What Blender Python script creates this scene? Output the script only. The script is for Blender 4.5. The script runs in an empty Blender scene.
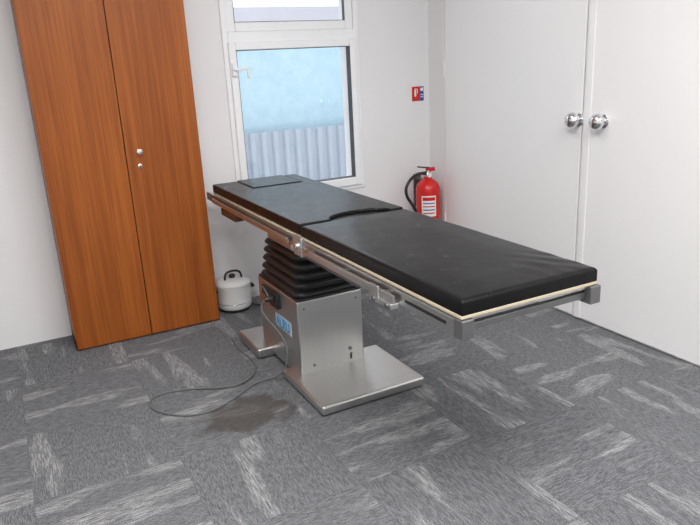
import bpy, bmesh, math, random
from mathutils import Vector, Matrix
random.seed(4)
scene=bpy.context.scene
scene.view_settings.view_transform='Standard'
COL=scene.collection

# ------------------------------------------------------------------ node helper
class NT:
    def __init__(s,name):
        s.mat=bpy.data.materials.new(name); s.mat.use_nodes=True
        s.t=s.mat.node_tree; s.b=s.t.nodes['Principled BSDF']; s.out=s.t.nodes['Material Output']
    def n(s,typ,**k):
        nd=s.t.nodes.new(typ)
        for a,v in k.items(): setattr(nd,a,v)
        return nd
    def l(s,a,b): s.t.links.new(a,b)
    def put(s,v,sock):
        if isinstance(v,(int,float,tuple)): sock.default_value=v
        else: s.l(v,sock)
    def m(s,op,a,b=0.0,c=None):
        nd=s.n('ShaderNodeMath',operation=op); s.put(a,nd.inputs[0]); s.put(b,nd.inputs[1])
        if c is not None: s.put(c,nd.inputs[2])
        return nd.outputs[0]
    def xyz(s,kind='Object'):
        tc=s.n('ShaderNodeTexCoord'); sp=s.n('ShaderNodeSeparateXYZ'); s.l(tc.outputs[kind],sp.inputs[0]); return sp.outputs
    def comb(s,x,y,z):
        c=s.n('ShaderNodeCombineXYZ'); s.put(x,c.inputs[0]); s.put(y,c.inputs[1]); s.put(z,c.inputs[2]); return c.outputs[0]
    def noise(s,vec,scale=1.0,detail=2.0,rough=.5):
        nd=s.n('ShaderNodeTexNoise'); nd.inputs['Scale'].default_value=scale; nd.inputs['Detail'].default_value=detail
        nd.inputs['Roughness'].default_value=rough
        s.l(vec,nd.inputs['Vector']); return nd.outputs[0]
    def step(s,v,a,b):
        nd=s.n('ShaderNodeMapRange',interpolation_type='SMOOTHSTEP'); s.put(v,nd.inputs[0])
        nd.inputs[1].default_value=a; nd.inputs[2].default_value=b; return nd.outputs[0]
    def mix(s,f,a,b):
        nd=s.n('ShaderNodeMix',data_type='RGBA'); s.put(f,nd.inputs[0]); s.put(a,nd.inputs[6]); s.put(b,nd.inputs[7]); return nd.outputs[2]
    def bump(s,h,strength,dist=.01):
        nd=s.n('ShaderNodeBump'); nd.inputs['Strength'].default_value=strength; nd.inputs['Distance'].default_value=dist
        s.l(h,nd.inputs['Height']); s.l(nd.outputs[0],s.b.inputs['Normal'])
    def set(s,**k):
        for a,v in k.items(): s.put(v,s.b.inputs[a.replace('_',' ')])

def c4(c): return (c[0],c[1],c[2],1.0)
def simple(name,col,rough=.5,metal=0.0,var=.06,scale=6.0,bump=0.0,bscale=80.0,spec=.5):
    N=NT(name); tc=N.n('ShaderNodeTexCoord')
    nz=N.noise(tc.outputs['Object'],scale,3.0)
    a=tuple(max(0,x*(1-var)) for x in col); b=tuple(min(1,x*(1+var)) for x in col)
    N.set(Base_Color=N.mix(nz,c4(a),c4(b)),Roughness=rough,Metallic=metal)
    N.b.inputs['Specular IOR Level'].default_value=spec
    if bump: N.bump(N.noise(tc.outputs['Object'],bscale,2.0),bump,.004)
    return N.mat

M={}
M['wall']=simple('wall_paint',(.79,.78,.78),.7,var=.03,scale=1.5,bump=.08,bscale=120)
M['wallb']=simple('wall_paint_back',(.77,.765,.775),.7,var=.03,scale=1.5,bump=.08,bscale=120)
M['ceil']=simple('ceiling_paint',(.88,.88,.88),.8,var=.02)
M['door']=simple('door_gloss_paint',(.84,.83,.835),.28,var=.015,scale=1.2)
M['frame']=simple('white_upvc',(.84,.85,.87),.3,var=.01)
M['seal']=simple('rubber_seal',(.06,.065,.07),.6)
M['black']=simple('black_plastic',(.015,.015,.016),.35)
M['blackmatte']=simple('black_rubber',(.012,.012,.013),.42,bump=.1,bscale=60)
M['red']=simple('red_enamel',(.60,.012,.01),.25,var=.04)
M['white']=simple('white_enamel',(.78,.78,.77),.25,var=.02)
M['cream']=simple('cream_board_edge',(.55,.47,.34),.6,var=.12,scale=20)
M['chrome']=simple('chrome',(.75,.75,.76),.14,1.0,var=.02)
M['dark']=simple('dark_steel',(.20,.20,.205),.4,.8,var=.1)
M['brown']=simple('brown_wood_block',(.10,.045,.02),.5,var=.2,scale=30)
M['cable']=simple('grey_cable_pvc',(.12,.125,.13),.45)
M['blue']=simple('light_blue_print',(.05,.30,.62),.4)
M['signblue']=simple('sign_blue',(.03,.06,.35),.4)
M['paper']=simple('label_paper',(.80,.78,.74),.5)
M['plate']=simple('pale_blue_plate',(.50,.60,.68),.4)

def steel(name,col,rough,axis):
    N=NT(name); x,y,z=N.xyz()
    if axis=='y': v=N.comb(N.m('MULTIPLY',x,260.),N.m('MULTIPLY',y,4.),N.m('MULTIPLY',z,260.))
    else: v=N.comb(N.m('MULTIPLY',x,220.),N.m('MULTIPLY',y,220.),N.m('MULTIPLY',z,3.))
    nz=N.noise(v,1.0,2.0)
    tc=N.n('ShaderNodeTexCoord'); big=N.noise(tc.outputs['Object'],7.0,4.0)
    N.set(Base_Color=N.mix(nz,c4([c*.86 for c in col]),c4(col)),Metallic=1.0,
          Roughness=N.m('ADD',N.m('MULTIPLY',big,.22),rough-.11))
    N.bump(nz,.06,.002)
    return N.mat
M['steel_y']=steel('brushed_steel_rail',(.62,.615,.60),.32,'y')
M['steel_z']=steel('brushed_steel_panel',(.60,.60,.59),.36,'z')
M['steel_b']=steel('brushed_steel_base',(.64,.635,.62),.38,'y')

# black vinyl
N=NT('black_vinyl'); tc=N.n('ShaderNodeTexCoord')
big=N.noise(tc.outputs['Object'],3.5,2.0); med=N.noise(tc.outputs['Object'],14.0,4.0); fine=N.noise(tc.outputs['Object'],350.0,2.0)
N.set(Base_Color=(.0045,.0042,.0042,1),Roughness=N.m('ADD',N.m('MULTIPLY',med,.16),.22))
N.b.inputs['Specular IOR Level'].default_value=.19
N.bump(N.m('ADD',N.m('MULTIPLY',big,1.0),N.m('MULTIPLY',fine,.008)),.18,.012)
M['vinyl']=N.mat

# cabinet wood
N=NT('cherry_laminate'); x,y,z=N.xyz()
g1=N.noise(N.comb(N.m('MULTIPLY',x,30.),N.m('MULTIPLY',y,30.),N.m('MULTIPLY',z,.8)),1.0,4.0,.6)
g2=N.noise(N.comb(N.m('MULTIPLY',x,170.),N.m('MULTIPLY',y,170.),N.m('MULTIPLY',z,3.)),1.0,2.0)
g=N.m('ADD',N.m('MULTIPLY',g1,.65),N.m('MULTIPLY',g2,.35))
N.set(Base_Color=N.mix(N.step(g,.30,.72),(.220,.054,.008,1),(.375,.107,.017,1)),Roughness=.42)
N.b.inputs['Specular IOR Level'].default_value=.3
M['wood']=N.mat

# carpet tiles
N=NT('carpet_tiles'); x,y,z=N.xyz(); T=.54
tx=N.m('DIVIDE',N.m('SUBTRACT',x,1.50),T); ty=N.m('DIVIDE',N.m('SUBTRACT',y,1.87),T)
ix=N.m('FLOOR',tx); iy=N.m('FLOOR',ty); fx=N.m('SUBTRACT',tx,ix); fy=N.m('SUBTRACT',ty,iy)
par=N.m('FLOORED_MODULO',N.m('ADD',ix,iy),2.0)
def lerp(a,b,f): return N.m('ADD',N.m('MULTIPLY',a,N.m('SUBTRACT',1.0,f)),N.m('MULTIPLY',b,f))
uu=lerp(fy,fx,par); vv=lerp(fx,fy,par)
wn=N.n('ShaderNodeTexWhiteNoise',noise_dimensions='2D'); N.l(N.comb(ix,iy,0.0),wn.inputs['Vector'])
rn=N.m('MULTIPLY',wn.outputs['Value'],61.0)
ln=N.noise(N.comb(N.m('MULTIPLY',uu,9.0),N.m('MULTIPLY',vv,150.),rn),1.0,3.0,.65)
ln2=N.noise(N.comb(N.m('MULTIPLY',uu,20.),N.m('MULTIPLY',vv,150.),N.m('ADD',rn,7.0)),1.0,2.0)
cl=N.noise(N.comb(N.m('MULTIPLY',uu,1.0),N.m('MULTIPLY',vv,5.),N.m('ADD',rn,13.0)),1.0,2.0)
tcn=N.n('ShaderNodeTexCoord'); sp=N.noise(tcn.outputs['Object'],260.0,2.0,.7)
light=N.m('MULTIPLY',N.step(ln,.43,.60),N.step(cl,.53,.62))
base=N.mix(N.step(ln2,.36,.64),(.100,.102,.110,1),(.185,.188,.198,1))
colr=N.mix(N.m('MULTIPLY',light,.72),base,(.40,.40,.40,1))
spk=N.m('ADD',N.m('MULTIPLY',N.step(sp,.34,.66),.90),.55)
ed=N.m('MINIMUM',N.m('MINIMUM',fx,N.m('SUBTRACT',1.0,fx)),N.m('MINIMUM',fy,N.m('SUBTRACT',1.0,fy)))
seam=N.m('ADD',N.m('MULTIPLY',N.step(ed,.0,.008),.12),.88)
sc=N.m('MULTIPLY',spk,seam)
cm=N.n('ShaderNodeVectorMath',operation='SCALE'); N.l(colr,cm.inputs[0]); N.l(sc,cm.inputs['Scale'])
dx=N.m('DIVIDE',N.m('SUBTRACT',x,.77),.25); dy=N.m('DIVIDE',N.m('SUBTRACT',y,2.60),.18)
dist=N.m('SQRT',N.m('ADD',N.m('MULTIPLY',dx,dx),N.m('MULTIPLY',dy,dy)))
dn=N.noise(tcn.outputs['Object'],12.0,3.0)
st=N.step(N.m('ADD',dist,N.m('MULTIPLY',N.m('SUBTRACT',dn,.5),1.2)),1.05,.60)
N.set(Base_Color=N.mix(N.m('MULTIPLY',st,.70),cm.outputs[0],(.060,.050,.042,1)),Roughness=.95)
N.b.inputs['Specular IOR Level'].default_value=.15
N.bump(sp,.4,.003)
M['carpet']=N.mat

# exterior
N=NT('blue_render_wall'); tc=N.n('ShaderNodeTexCoord'); nz=N.noise(tc.outputs['Object'],9.0,6.0,.7)
N.set(Base_Color=N.mix(N.step(nz,.30,.70),(.38,.56,.655,1),(.44,.62,.715,1)),Roughness=.8); N.bump(nz,.3,.03)
M['extblue']=N.mat
M['extfence']=simple('corrugated_sheet',(.40,.46,.54),.6,var=.08,scale=3)
M['extroof']=simple('roof_fascia',(.46,.46,.52),.7)
M['extground']=simple('yard_ground',(.45,.45,.43),.9,var=.15)
N=NT('window_glass')
tr=N.n('ShaderNodeBsdfTransparent'); gl=N.n('ShaderNodeBsdfGlossy'); gl.inputs['Roughness'].default_value=.02
mx=N.n('ShaderNodeMixShader'); mx.inputs[0].default_value=.05
N.l(tr.outputs[0],mx.inputs[1]); N.l(gl.outputs[0],mx.inputs[2]); N.l(mx.outputs[0],N.out.inputs['Surface'])
M['glass']=N.mat

# ------------------------------------------------------------------ geometry helpers
def link(ob,parent=None):
    COL.objects.link(ob)
    if parent is not None: ob.parent=parent
    return ob
def empty(name):
    e=bpy.data.objects.new(name,None); e.empty_display_size=.1; return link(e)
def finish(bm,name,mat,parent=None,bevel=0,seg=3,smooth=False):
    bmesh.ops.recalc_face_normals(bm,faces=bm.faces[:])
    me=bpy.data.meshes.new(name); bm.to_mesh(me); bm.free()
    ms=mat if isinstance(mat,(list,tuple)) else [mat]
    for q in ms: me.materials.append(M[q])
    ob=bpy.data.objects.new(name,me); link(ob,parent)
    if bevel:
        b=ob.modifiers.new('bev','BEVEL'); b.width=bevel; b.segments=seg; b.limit_method='ANGLE'; b.angle_limit=math.radians(40)
        smooth=True
    if smooth:
        for p in me.polygons: p.use_smooth=True
        if bevel:
            w=ob.modifiers.new('wn','WEIGHTED_NORMAL'); w.keep_sharp=True
    return ob
def addbox(bm,x0,x1,y0,y1,z0,z1):
    vs=[bm.verts.new(p) for p in ((x0,y0,z0),(x1,y0,z0),(x1,y1,z0),(x0,y1,z0),(x0,y0,z1),(x1,y0,z1),(x1,y1,z1),(x0,y1,z1))]
    for f in ((0,1,2,3),(4,5,6,7),(0,1,5,4),(1,2,6,5),(2,3,7,6),(3,0,4,7)): bm.faces.new([vs[i] for i in f])
def boxes(name,lst,mat,parent=None,bevel=0,seg=3):
    bm=bmesh.new()
    for b in lst: addbox(bm,*b)
    return finish(bm,name,mat,parent,bevel,seg)
def prism(name,pts,z0,z1,mat,parent=None,bevel=0,seg=3):
    bm=bmesh.new(); a=[bm.verts.new((p[0],p[1],z0)) for p in pts]; b=[bm.verts.new((p[0],p[1],z1)) for p in pts]
    n=len(pts); bm.faces.new(a); bm.faces.new(b)
    for i in range(n): bm.faces.new((a[i],a[(i+1)%n],b[(i+1)%n],b[i]))
    return finish(bm,name,mat,parent,bevel,seg)
def lathe(name,prof,mat,parent=None,seg=40,loc=(0,0,0),rot=None,sharp=False):
    bm=bmesh.new(); rings=[]
    for r,z in prof:
        if r<1e-6: rings.append([bm.verts.new((0,0,z))])
        else: rings.append([bm.verts.new((r*math.cos(2*math.pi*i/seg),r*math.sin(2*math.pi*i/seg),z)) for i in range(seg)])
    for a,b in zip(rings,rings[1:]):
        for i in range(seg):
            j=(i+1)%seg
            if len(a)==1 and len(b)==1: continue
            if len(a)==1: bm.faces.new((a[0],b[i],b[j]))
            elif len(b)==1: bm.faces.new((a[i],a[j],b[0]))
            else: bm.faces.new((a[i],a[j],b[j],b[i]))
    R=rot if rot else Matrix.Identity(4)
    bmesh.ops.transform(bm,matrix=Matrix.Translation(loc)@R,verts=bm.verts[:])
    ob=finish(bm,name,mat,parent,smooth=True)
    ob.data.set_sharp_from_angle(angle=math.radians(35))
    return ob
def tube(name,pts,r,mat,parent=None,cyclic=False):
    cu=bpy.data.curves.new(name,'CURVE'); cu.dimensions='3D'; cu.bevel_depth=r; cu.bevel_resolution=4; cu.resolution_u=10; cu.use_fill_caps=True
    s=cu.splines.new('NURBS'); s.points.add(len(pts)-1)
    for p,q in zip(s.points,pts): p.co=(*q,1)
    s.order_u=4; s.use_endpoint_u=True; s.use_cyclic_u=cyclic
    cu.materials.append(M[mat]); return link(bpy.data.objects.new(name,cu),parent)
def text(name,body,size,loc,rot,mat,parent=None,bold=0.0,sx=1.0):
    cu=bpy.data.curves.new(name,'FONT'); cu.body=body; cu.size=size; cu.align_x='CENTER'; cu.align_y='CENTER'; cu.extrude=.0006; cu.offset=bold
    cu.materials.append(M[mat]); ob=bpy.data.objects.new(name,cu); ob.location=loc; ob.rotation_euler=rot; ob.scale=(sx,1,1); return link(ob,parent)
RY=Matrix.Rotation(math.radians(90),4,'X')
L=Matrix.Rotation(math.radians(-90),4,'Y')

# ------------------------------------------------------------------ room
XR=2.80; YB=4.08; XL=-1.6; YF=-1.6; ZC=2.9
boxes('floor',[(XL-.2,XR+.2,YF-.2,YB+.02,-.1,0)],'carpet')
boxes('ceiling',[(XL-.2,XR+.2,YF-.2,YB+.2,ZC,ZC+.1)],'ceil')
WX0,WX1,WZ0,WZ1=1.32,2.215,.66,2.42
boxes('wall_back',[(XL-.2,WX0,YB,YB+.22,-.1,ZC),(WX1,XR+.2,YB,YB+.22,-.1,ZC),(WX0,WX1,YB,YB+.22,-.1,WZ0),(WX0,WX1,YB,YB+.22,WZ1,ZC)],'wallb')
boxes('wall_right',[(XR,XR+.2,YF-.2,YB,-.1,ZC)],'wall')
boxes('wall_left',[(XL-.2,XL,YF-.2,YB,-.1,ZC)],'wall')
boxes('wall_front',[(XL,XR,YF-.2,YF,-.1,ZC)],'wall')

# window
win=empty('window_1')
def ring(x0,x1,z0,z1,w,y0,y1,wb=None,wr=None):
    wb=wb or w; wr=wr or w
    return [(x0,x0+w,y0,y1,z0,z1),(x1-wr,x1,y0,y1,z0,z1),(x0+w,x1-wr,y0,y1,z0,z0+wb),(x0+w,x1-wr,y0,y1,z1-w,z1)]
boxes('outer_frame',ring(1.30,2.235,.640,2.44,.035,YB-.012,YB+.06),'frame',win,.004)
boxes('transom',[(1.335,2.20,YB-.012,YB+.06,1.635,1.70)],'frame',win,.004)
boxes('opening_sash',ring(1.328,2.208,.665,1.640,.048,YB-.028,YB+.045,.058),'frame',win,.007)
boxes('fixed_sash',ring(1.335,2.20,1.700,2.41,.055,YB-.002,YB+.05),'frame',win,.006)
boxes('gasket',ring(1.374,2.162,.721,1.594,.005,YB-.022,YB+.03)+ring(1.388,2.147,1.753,2.357,.005,YB+.002,YB+.03),'seal',win)
boxes('glass_pane',[(1.376,2.160,YB+.012,YB+.018,.723,1.592),(1.39,2.145,YB+.012,YB+.018,1.755,2.355)],'glass',win)
boxes('handle',[(1.335,1.362,YB-.045,YB-.028,1.44,1.52),(1.340,1.440,YB-.060,YB-.045,1.475,1.492),(1.425,1.440,YB-.060,YB-.045,1.425,1.480)],'frame',win,.005)
boxes('drip_sill',[(1.30,2.235,YB+.06,YB+.26,.60,.655)],'frame',win,.004)

# outdoors
boxes('exterior_ground',[(-6,12,YB+.22,14,-.35,-.25)],'extground')
YE=7.0
bld=empty('neighbouring_building')
boxes('rendered_wall',[(-3,9,YE+.15,YE+.4,-.25,1.90)],'extblue',bld)
boxes('roof_fascia',[(-3,9,YE+.05,YE+.45,1.90,2.09)],'extroof',bld)
bm=bmesh.new(); per=.135
prof=[(0,0),(.055,0),(.075,.035),(.115,.035)]
cols=[]
k=0
while k*per<8:
    for a,d in prof: cols.append((0.2+k*per+a,YE-d))
    k+=1
vb=[(bm.verts.new((a,b,-.25)),bm.verts.new((a,b,.79))) for a,b in cols]
for p,q in zip(vb,vb[1:]): bm.faces.new((p[0],q[0],q[1],p[1]))
fence=finish(bm,'corrugated_fence','extfence')
sm=fence.modifiers.new('s','SOLIDIFY'); sm.thickness=.004
tube('garden_pole',[(3.0,6.6,-.25),(3.3,6.62,.12),(3.62,6.66,.42),(3.80,6.7,.80)],.016,'paper')
boxes('fence_post',[(3.93,4.03,6.75,6.85,-.25,1.05)],'extroof',None,.01)

# ------------------------------------------------------------------ double door in right wall
def knob(y,par):
    lathe('knob_rose',[(0,0),(.036,0),(.036,.005),(.030,.009),(.0,.009)],'chrome',par,loc=(XR-.014,y,1.135),rot=L)
    lathe('knob_grip',[(.013,.006),(.012,.018),(.022,.022),(.036,.032),(.042,.046),(.041,.058),(.032,.072),(.018,.080),(0,.082)],'chrome',par,loc=(XR-.014,y,1.135),rot=L)
d1=boxes('door_1',[(XR-.014,XR-.001,2.625,3.865,.012,2.35)],'door',None,.004)
d2=boxes('door_2',[(XR-.014,XR-.001,1.36,2.615,.012,2.35),(XR-.020,XR-.0135,2.560,2.600,.012,2.35)],'door',None,.003)
knob(2.645,d1); knob(2.475,d2)
boxes('hinge_set',[(XR-.020,XR-.008,3.862,3.876,1.36,1.46),(XR-.020,XR-.008,3.862,3.876,.30,.40)],'frame',d1,.002)
boxes('trim_1',[(XR-.012,XR-.001,3.872,3.905,0,2.39),(XR-.012,XR-.001,1.32,1.352,0,2.39),(XR-.012,XR-.001,1.352,3.872,2.358,2.39)],'wall',None,.003)

# ------------------------------------------------------------------ cabinet
cab=empty('wooden_wardrobe')
cx0,cx1,cy0,cy1,ch=.185,1.016,3.785,4.06,2.35
boxes('carcass',[(cx0,cx0+.018,cy0+.02,cy1,0,ch),(cx1-.018,cx1,cy0+.02,cy1,0,ch),(cx0,cx1,cy1-.01,cy1,0,ch),(cx0,cx1,cy0+.02,cy1,ch-.02,ch),(cx0,cx1,cy0+.02,cy1,.0,.06)],'wood',cab,.001)
boxes('door_leaf_left',[(cx0+.002,.5985,cy0,cy0+.019,.012,ch-.003)],'wood',cab,.0015)
boxes('door_leaf_right',[(.6035,cx1-.002,cy0,cy0+.019,.012,ch-.003)],'wood',cab,.0015)
boxes('door_gap_shadow_strip',[(.59,.612,cy0+.0195,cy0+.024,.012,ch-.01)],'black',cab)
lathe('door_knob',[(0,-.001),(.012,0),(.012,.004),(.007,.006),(.007,.018),(.015,.022),(.015,.030),(0,.032)],'chrome',cab,seg=24,loc=(.672,cy0,1.08),rot=RY)
lathe('lock_cylinder',[(0,-.001),(.012,0),(.012,.005),(.009,.007),(0,.007)],'chrome',cab,seg=24,loc=(.668,cy0,1.00),rot=RY)
boxes('lock_slot',[(.6665,.6695,cy0-.0085,cy0-.006,.994,1.006)],'black',cab)

# ------------------------------------------------------------------ fire sign + extinguisher
sg=empty('fire_extinguisher_sign')
boxes('red_panel',[(2.655,2.718,YB-.004,YB,1.20,1.30)],'red',sg)
boxes('blue_panel',[(2.718,2.752,YB-.004,YB,1.20,1.30)],'signblue',sg)
boxes('pictogram',[(2.672,2.688,YB-.006,YB-.003,1.232,1.275),(2.676,2.684,YB-.006,YB-.003,1.275,1.287),(2.684,2.698,YB-.006,YB-.003,1.280,1.285),(2.696,2.700,YB-.006,YB-.003,1.250,1.285),
  (2.724,2.746,YB-.006,YB-.003,1.268,1.290),(2.724,2.746,YB-.006,YB-.003,1.240,1.246),(2.724,2.746,YB-.006,YB-.003,1.224,1.230)],'paper',sg)
ex=empty('fire_extinguisher'); EX,EY,EZ=2.680,3.935,.140
R_=.088
lathe('cylinder_body',[(0,.0),(R_*.93,0),(R_,.012),(R_,.43),(R_*.97,.46),(R_*.82,.49),(R_*.55,.510),(R_*.34,.518),(R_*.32,.535),(0,.535)],'red',ex,loc=(EX,EY,EZ))
lathe('base_ring',[(R_*.98,.0),(R_*1.02,.0),(R_*1.02,.02),(R_*1.0,.022)],'black',ex,loc=(EX,EY,EZ))
lathe('valve',[(0,.53),(.020,.53),(.022,.55),(.016,.56),(.016,.580),(0,.582)],'chrome',ex,loc=(EX,EY,EZ),seg=24)
def arclabel(name,z0,z1,a0,a1,r,mat):
    bm=bmesh.new(); n=16; pr=None
    for i in range(n+1):
        a=math.radians(a0+(a1-a0)*i/n); p=(bm.verts.new((EX+r*math.cos(a),EY+r*math.sin(a),z0+EZ)),bm.verts.new((EX+r*math.cos(a),EY+r*math.sin(a),z1+EZ)))
        if pr: bm.faces.new((pr[0],p[0],p[1],pr[1]))
        pr=p
    return finish(bm,name,mat,ex,smooth=True)
arclabel('label',.26,.41,205,275,R_+.0008,'paper')
arclabel('label_band',.375,.400,210,270,R_+.0014,'red')
for i in range(4): arclabel('label_line_%d'%i,.352-i*.024,.360-i*.024,212,268,R_+.0014,'red' if i%2 else 'signblue')
boxes('lever_lower',[(EX-.075,EX+.02,EY-.010,EY+.010,EZ+.565,EZ+.575)],'black',ex,.003)
o=boxes('lever_upper',[(-.085,.02,-.010,.010,-.005,.005)],'black',ex,.003); o.location=(EX,EY,EZ+.600); o.rotation_euler=(0,math.radians(10),0)
boxes('carry_handle_top',[(EX-.012,EX+.06,EY-.012,EY+.012,EZ+.572,EZ+.598)],'red',ex,.006)
lathe('gauge',[(0,0),(.016,0),(.016,.012),(0,.013)],'white',ex,loc=(EX,EY-.018,EZ+.548),rot=RY,seg=20)
tube('hose',[(EX-.01,EY,EZ+.555),(EX-.07,EY-.01,EZ+.575),(EX-.14,EY-.02,EZ+.56),(EX-.215,EY-.03,EZ+.49),(EX-.20,EY-.03,EZ+.40),(EX-.13,EY-.02,EZ+.34),(EX-.103,EY-.02,EZ+.25)],.011,'black',ex)
lathe('nozzle',[(0,0),(.010,0),(.012,.05),(.018,.11),(.020,.11),(0,.111)],'black',ex,loc=(EX-.103,EY-.02,EZ+.27),rot=Matrix.Rotation(math.pi,4,'X'),seg=20)
boxes('wall_bracket',[(EX-.03,EX+.03,YB-.012,YB-.0005,EZ+.30,EZ+.54),(EX-.012,EX+.012,EY+.02,YB-.008,EZ+.500,EZ+.512),(EX-.05,EX+.05,EY+.078,YB-.004,EZ+.10,EZ+.13)],'dark',ex,.002)

# ------------------------------------------------------------------ pot
pot=empty('white_electric_cooker'); PX,PY=1.165,3.935
lathe('pot_body',[(0,.018),(.098,.018),(.108,.03),(.112,.05),(.112,.165),(.116,.172),(.116,.180),(.108,.182),(0,.182)],'white',pot,loc=(PX,PY,0))
lathe('base_ring',[(0,.0),(.085,.0),(.100,.006),(.102,.022),(.09,.024),(0,.024)],'black',pot,loc=(PX,PY,0))
lathe('lid',[(.112,.182),(.104,.195),(.080,.206),(.04,.213),(0,.215)],'white',pot,loc=(PX,PY,0))
lathe('lid_valve',[(0,.21),(.02,.21),(.022,.225),(.014,.236),(0,.238)],'black',pot,loc=(PX,PY,0),seg=20)
tube('bail_handle',[(PX-.055,PY-.02,.205),(PX-.055,PY-.02,.245),(PX-.03,PY-.02,.262),(PX+.03,PY-.02,.262),(PX+.055,PY-.02,.245),(PX+.055,PY-.02,.205)],.007,'black',pot)
boxes('side_grips',[(PX+.108,PX+.135,PY-.03,PY+.03,.130,.150),(PX-.135,PX-.108,PY-.03,PY+.03,.130,.150)],'black',pot,.005)
tube('rim_band',[(PX+.1135*math.cos(a*math.pi/8),PY+.1135*math.sin(a*math.pi/8),.06) for a in range(16)],.0025,'chrome',pot,True)
tube('supply_cord',[(PX+.09,PY-.03,.03),(PX+.14,PY-.07,.006),(PX+.18,PY-.02,.006),(PX+.26,PY+.03,.006),(PX+.40,PY+.0,.006),(PX+.55,PY-.1,.006)],.005,'black',pot)

# ------------------------------------------------------------------ operating table
tb=empty('operating_table')
X0,X1=1.055,1.578; Y0,YM0,YM1,Y1=1.390,2.500,2.514,3.765
ZT=.850; ZM=.802
from mathutils import noise
def pillow(name,x0,x1,y0,y1,z0,z1,parent,nx=40,ny=80,er=.016,wr=()):
    bm=bmesh.new(); g=[]
    for j in range(ny+1):
        row=[]
        for i in range(nx+1):
            s=.5-.5*math.cos(math.pi*i/nx); t=.5-.5*math.cos(math.pi*j/ny)
            x=x0+(x1-x0)*s; y=y0+(y1-y0)*t
            dx=min(x-x0,x1-x); dy=min(y-y0,y1-y)
            def fall(d):
                d=min(d/er,1.0); return 1-math.sqrt(max(0,1-(1-d)**2))
            z=z1-er*.75*max(fall(dx),fall(dy))
            z+=.005*(min(dx,.12)/.12)*(min(dy,.12)/.12)-.002
            z+=.0018*noise.noise(Vector((x*5,y*4,1.3)))
            for (wx,wy,amp,rad,ang) in wr:
                d=math.hypot(x-wx,y-wy)
                if d<rad: z+=amp*math.sin(((x-wx)*math.cos(ang)+(y-wy)*math.sin(ang))*95)*(1-d/rad)
            row.append(bm.verts.new((x,y,z)))
        g.append(row)
    for j in range(ny):
        for i in range(nx): bm.faces.new((g[j][i],g[j][i+1],g[j+1][i+1],g[j+1][i]))
    loop=[g[0][i] for i in range(nx+1)]+[g[j][nx] for j in range(1,ny+1)]+[g[ny][i] for i in range(nx-1,-1,-1)]+[g[j][0] for j in range(ny-1,0,-1)]
    low=[bm.verts.new((v.co.x,v.co.y,z0)) for v in loop]; n=len(loop)
    for i in range(n): bm.faces.new((loop[i],low[i],low[(i+1)%n],loop[(i+1)%n]))
    bm.faces.new(low)
    ob=finish(bm,name,'vinyl',parent,smooth=True); ob.data.set_sharp_from_angle(angle=math.radians(60)); return ob
pillow('leg_mattress',X0,X1,Y0,YM0,ZM,ZT,tb,wr=((X1-.07,Y0+.14,.0018,.17,.6),(X1-.13,Y0+.05,.0012,.14,0.2)))
nx0,nx1=1.21,1.51; nxc=(nx0+nx1)/2; nr=(nx1-nx0)/2
pts=[(X0,YM1),(nx0-.008,YM1)]
for k in range(0,17):
    a=math.pi*(1-k/16); pts.append((nxc+nr*math.cos(a),YM1+.008+.080*math.sin(a)))
pts+=[(nx1+.008,YM1),(X1,YM1),(X1,Y1)]
pts+=[(1.50,Y1),(1.50,Y1-.30),(1.20,Y1-.30),(1.20,Y1),(X0,Y1)]
prism('back_mattress',pts,ZM,ZT,'vinyl',tb,.008,4)
prism('notch_pad',[(1.17,YM1+.003),(1.54,YM1+.003),(1.54,YM1+.12),(1.17,YM1+.12)],ZM-.005,ZT-.014,'vinyl',tb,.004)
prism('head_mattress',[(1.204,Y1-.296),(1.496,Y1-.296),(1.496,Y1+.005),(1.204,Y1+.005)],ZM,ZT+.004,'vinyl',tb,.010,4)
boxes('mattress_boards',[(X0-.003,X1+.002,Y0-.001,YM0,.792,.801),(X0-.003,X1+.002,YM1,Y1+.005,.792,.801)],'cream',tb,.001)
boxes('steel_trays',[(X0+.005,X1-.005,Y0+.004,YM0-.01,.782,.7915),(X0+.01,X1-.01,YM1+.01,Y1,.782,.7915)],'steel_y',tb,.001)
boxes('side_rails',[(X0-.004,X0+.022,Y0+.02,YM0-.005,.738,.786),(X1-.022,X1+.004,Y0+.02,YM0-.005,.738,.786),
  (X0-.004,X0+.022,YM1,Y1+.13,.742,.788),(X1-.022,X1+.004,YM1,Y1+.13,.742,.788)],'steel_y',tb,.003)
boxes('accessory_rails',[(X0-.026,X0-.016,1.72,2.44,.742,.770),(X1+.016,X1+.026,1.72,2.44,.742,.770),
  (X0-.026,X0-.016,2.60,3.72,.752,.776),(X1+.016,X1+.026,2.60,3.72,.752,.776)],'steel_y',tb,.002)
sp=[]
for yy in (1.78,2.08,2.38,2.66,3.10,3.62):
    sp+= [(X0-.018,X0-.003,yy-.012,yy+.012,.750,.768),(X1+.003,X1+.018,yy-.012,yy+.012,.750,.768)]
boxes('rail_spacers',sp,'dark',tb,.001)
boxes('end_frame_bar',[(X0+.02,X1-.02,Y0+.01,Y0+.030,.748,.768)],'dark',tb,.002)
boxes('end_corner_posts',[(X0-.008,X0+.035,Y0-.012,Y0+.03,.732,.790),(X1-.035,X1+.008,Y0-.012,Y0+.03,.732,.790)],'dark',tb,.003)
boxes('corner_slide_right',[(X1-.03,X1+.006,Y0+.03,Y0+.12,.730,.745)],'steel_y',tb,.002)
boxes('rail_slot',[(X0-.0055,X0-.003,1.46,1.68,.756,.766)],'black',tb)
boxes('rail_clamp',[(X0-.034,X0-.004,1.72,1.86,.722,.742),(X0-.036,X0-.026,1.80,1.86,.722,.782)],'steel_z',tb,.003)
for yy in (1.745,1.83): lathe('clamp_screw',[(0,0),(.009,0),(.009,.006),(0,.007)],'dark',tb,seg=16,loc=(X0-.034,yy,.732),rot=L)
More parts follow.
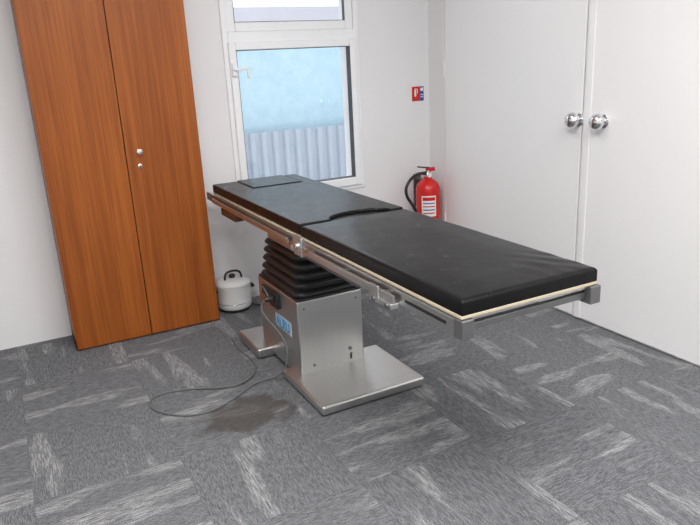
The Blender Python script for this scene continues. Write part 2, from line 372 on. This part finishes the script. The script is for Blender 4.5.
boxes('hinge_bracket',[(X0-.016,X0+.01,2.47,2.56,.715,.800),(X1-.01,X1+.016,2.47,2.56,.715,.800)],'steel_z',tb,.006)
for xx,rr in ((X0-.016,-90),(X1+.016,90)):
    lathe('hinge_pivot',[(0,0),(.016,0),(.016,.006),(.008,.009),(0,.009)],'chrome',tb,seg=20,loc=(xx,2.515,.757),rot=Matrix.Rotation(math.radians(rr),4,'Y'))
boxes('head_end_bar',[(X0+.02,X1-.02,Y1+.09,Y1+.115,.745,.775)],'steel_y',tb,.003)
boxes('socket_block',[(X0-.012,X0+.04,3.36,3.60,.700,.740),(X1-.04,X1+.012,3.36,3.60,.700,.740)],'brown',tb,.004)
boxes('cross_members',[(X0+.02,X1-.02,2.62,2.66,.735,.775),(X0+.02,X1-.02,3.22,3.26,.735,.775),(X0+.02,X1-.02,2.00,2.03,.745,.775),
   (1.17,1.20,2.0,3.3,.715,.765),(1.43,1.46,2.0,3.3,.715,.765)],'steel_y',tb,.002)
boxes('under_rail',[(X0+.004,X0+.03,2.02,2.60,.708,.738),(X1-.03,X1-.004,2.02,2.60,.708,.738)],'dark',tb,.003)
CX0,CX1,CY0,CY1=1.10,1.45,2.72,3.24
boxes('tilt_head',[(1.17,1.43,2.76,3.16,.635,.720)],'dark',tb,.012)
boxes('tilt_brackets',[(1.13,1.16,2.80,3.12,.650,.742),(1.44,1.47,2.80,3.12,.650,.742)],'steel_z',tb,.01)
def rrect(x0,x1,y0,y1,r,z,bm,n=6):
    out=[]
    for cx,cy_,a0 in ((x1-r,y1-r,0),(x0+r,y1-r,90),(x0+r,y0+r,180),(x1-r,y0+r,270)):
        for i in range(n+1):
            a=math.radians(a0+90*i/n); out.append(bm.verts.new((cx+r*math.cos(a),cy_+r*math.sin(a),z)))
    return out
bm=bmesh.new(); rings=[]; nf=5; zb,zt=.425,.645
for k in range(nf):
    for q,ins in ((0,.036),(.12,.014),(.30,.003),(.5,.0),(.70,.003),(.88,.014)):
        t=(k+q)/nf; taper=.032*t
        i_=ins+taper+.002
        rings.append(rrect(CX0+i_,CX1-i_,CY0+i_,CY1-i_,.05,zb+(zt-zb)*t,bm))
i_=.068; rings.append(rrect(CX0+i_,CX1-i_,CY0+i_,CY1-i_,.04,zt,bm))
for a,b in zip(rings,rings[1:]):
    n=len(a)
    for i in range(n): bm.faces.new((a[i],a[(i+1)%n],b[(i+1)%n],b[i]))
bm.faces.new(rings[0]); bm.faces.new(rings[-1])
finish(bm,'bellows','blackmatte',tb,smooth=True)
prism('column_housing',[(CX0,CY0),(CX1,CY0),(CX1,CY1),(CX0,CY1)],.02,.425,'steel_z',tb,.010,4)
boxes('column_collar',[(CX0+.004,CX1-.004,CY0+.004,CY1-.004,.415,.434)],'blackmatte',tb,.006)
prism('front_base_plate',[(1.045,2.375),(1.585,2.375),(1.585,2.835),(1.045,2.835)],.006,.052,'steel_b',tb,.012,4)
boxes('rear_base_foot',[(1.015,1.555,3.10,3.42,.006,.060)],'steel_b',tb,.012)
boxes('base_spine',[(1.12,1.43,2.7,3.3,.004,.05)],'dark',tb,.004)
boxes('floor_pads',[(1.06,1.10,2.39,2.43,0,.010),(1.53,1.57,2.39,2.43,0,.010),(1.03,1.07,3.36,3.40,0,.010),(1.50,1.54,3.36,3.40,0,.010),(1.12,1.16,2.75,2.80,0,.01)],'black',tb)
boxes('control_socket',[(CX0-.022,CX0+.002,2.93,3.03,.325,.405),(CX0-.014,CX0+.002,3.05,3.16,.35,.40)],'black',tb,.006)
lathe('socket_plug',[(0,0),(.016,0),(.016,.03),(.010,.045),(0,.046)],'black',tb,seg=20,loc=(CX0-.018,2.98,.375),rot=L)
boxes('name_plate',[(CX0-.002,CX0+.001,2.81,3.01,.218,.288)],'plate',tb)
text('name_plate_lettering','ALRU',.080,(CX0-.004,2.910,.2525),(math.radians(90),0,math.radians(-90)),'blue',tb,bold=.001,sx=.88)
for (xx,zz,rr) in ((1.37,.125,.010),(1.375,.095,.006),(1.17,.085,.007),(1.135,.385,.005),(1.415,.385,.005)):
    lathe('housing_screw',[(0,0),(rr,0),(rr,.004),(rr*.55,.005),(rr*.5,.002),(0,.002)],'dark',tb,seg=20,loc=(xx,CY0,zz),rot=RY)
boxes('key_tag',[(1.368,1.378,CY0-.004,CY0-.001,.068,.092)],'black',tb,.001)

cb=[(CX0-.055,2.98,.375),(CX0-.10,2.96,.37),(CX0-.11,2.90,.32),(CX0-.055,2.79,.26),(CX0-.04,2.75,.14),(CX0-.075,2.80,.03),(.98,2.86,.006),
 (.90,2.86,.006),(.78,2.76,.006),(.62,2.68,.006),(.48,2.74,.006),(.38,2.90,.006),(.44,3.02,.006),(.62,2.98,.006),(.80,2.84,.014),(.92,2.92,.008),(.985,3.04,.006),(.985,3.16,.006),(.96,3.30,.006),(.99,3.47,.006)]
tube('control_cable',cb,.0044,'cable')
tube('cable_hank',[(CX0-.03,3.09,.38),(CX0-.05,3.05,.44),(CX0-.06,2.98,.43),(CX0-.05,2.95,.40),(CX0-.04,2.97,.37)],.004,'cable',tb)

# ------------------------------------------------------------------ lights
def lum(i,x,y,sx,sy,p):  # out-of-view ceiling fixture with area lamp, added as fill light for the room
    l=boxes('added_fill_light' if i==0 else 'added_fill_light.%03d'%i,[(x-sx/2-.02,x+sx/2+.02,y-sy/2-.02,y+sy/2+.02,ZC-.05,ZC)],'frame',None,.004)
    a=bpy.data.lights.new('fill_panel','AREA'); a.shape='RECTANGLE'; a.size=sx; a.size_y=sy; a.energy=p; a.color=(1,.99,.975)
    o=bpy.data.objects.new('fill_panel',a); o.location=(x,y,ZC-.06); link(o,l)
lum(0,.2,.5,1.2,1.2,92)
lum(1,1.8,.2,1.2,1.2,52)
lum(2,.9,2.3,1.2,.6,20)
w=bpy.data.worlds.new('overcast_sky'); scene.world=w; w.use_nodes=True
t=w.node_tree; bg=t.nodes['Background']
tc=t.nodes.new('ShaderNodeTexCoord'); s_=t.nodes.new('ShaderNodeSeparateXYZ'); rp=t.nodes.new('ShaderNodeValToRGB')
t.links.new(tc.outputs['Generated'],s_.inputs[0]); t.links.new(s_.outputs[2],rp.inputs[0])
rp.color_ramp.elements[0].color=(.95,.97,1,1); rp.color_ramp.elements[1].color=(.86,.92,1,1)
t.links.new(rp.outputs[0],bg.inputs[0]); bg.inputs[1].default_value=2.1

# ------------------------------------------------------------------ camera
f,yaw,pitch,roll=661.64,-.4737,.2959,-.0513
cy,sy=math.cos(yaw),math.sin(yaw)
wv=Vector((-sy*math.cos(pitch),cy*math.cos(pitch),-math.sin(pitch)))
rt=Vector((cy,sy,0)); up=rt.cross(wv)
r=rt*math.cos(roll)+up*math.sin(roll); u=-rt*math.sin(roll)+up*math.cos(roll)
cam=bpy.data.cameras.new('camera'); cam.sensor_width=36; cam.lens=f*36/700
co=bpy.data.objects.new('camera',cam); link(co)
mt=Matrix((r,u,-wv)).transposed().to_4x4(); mt.translation=Vector((0,0,1.5)); co.matrix_world=mt
scene.camera=co
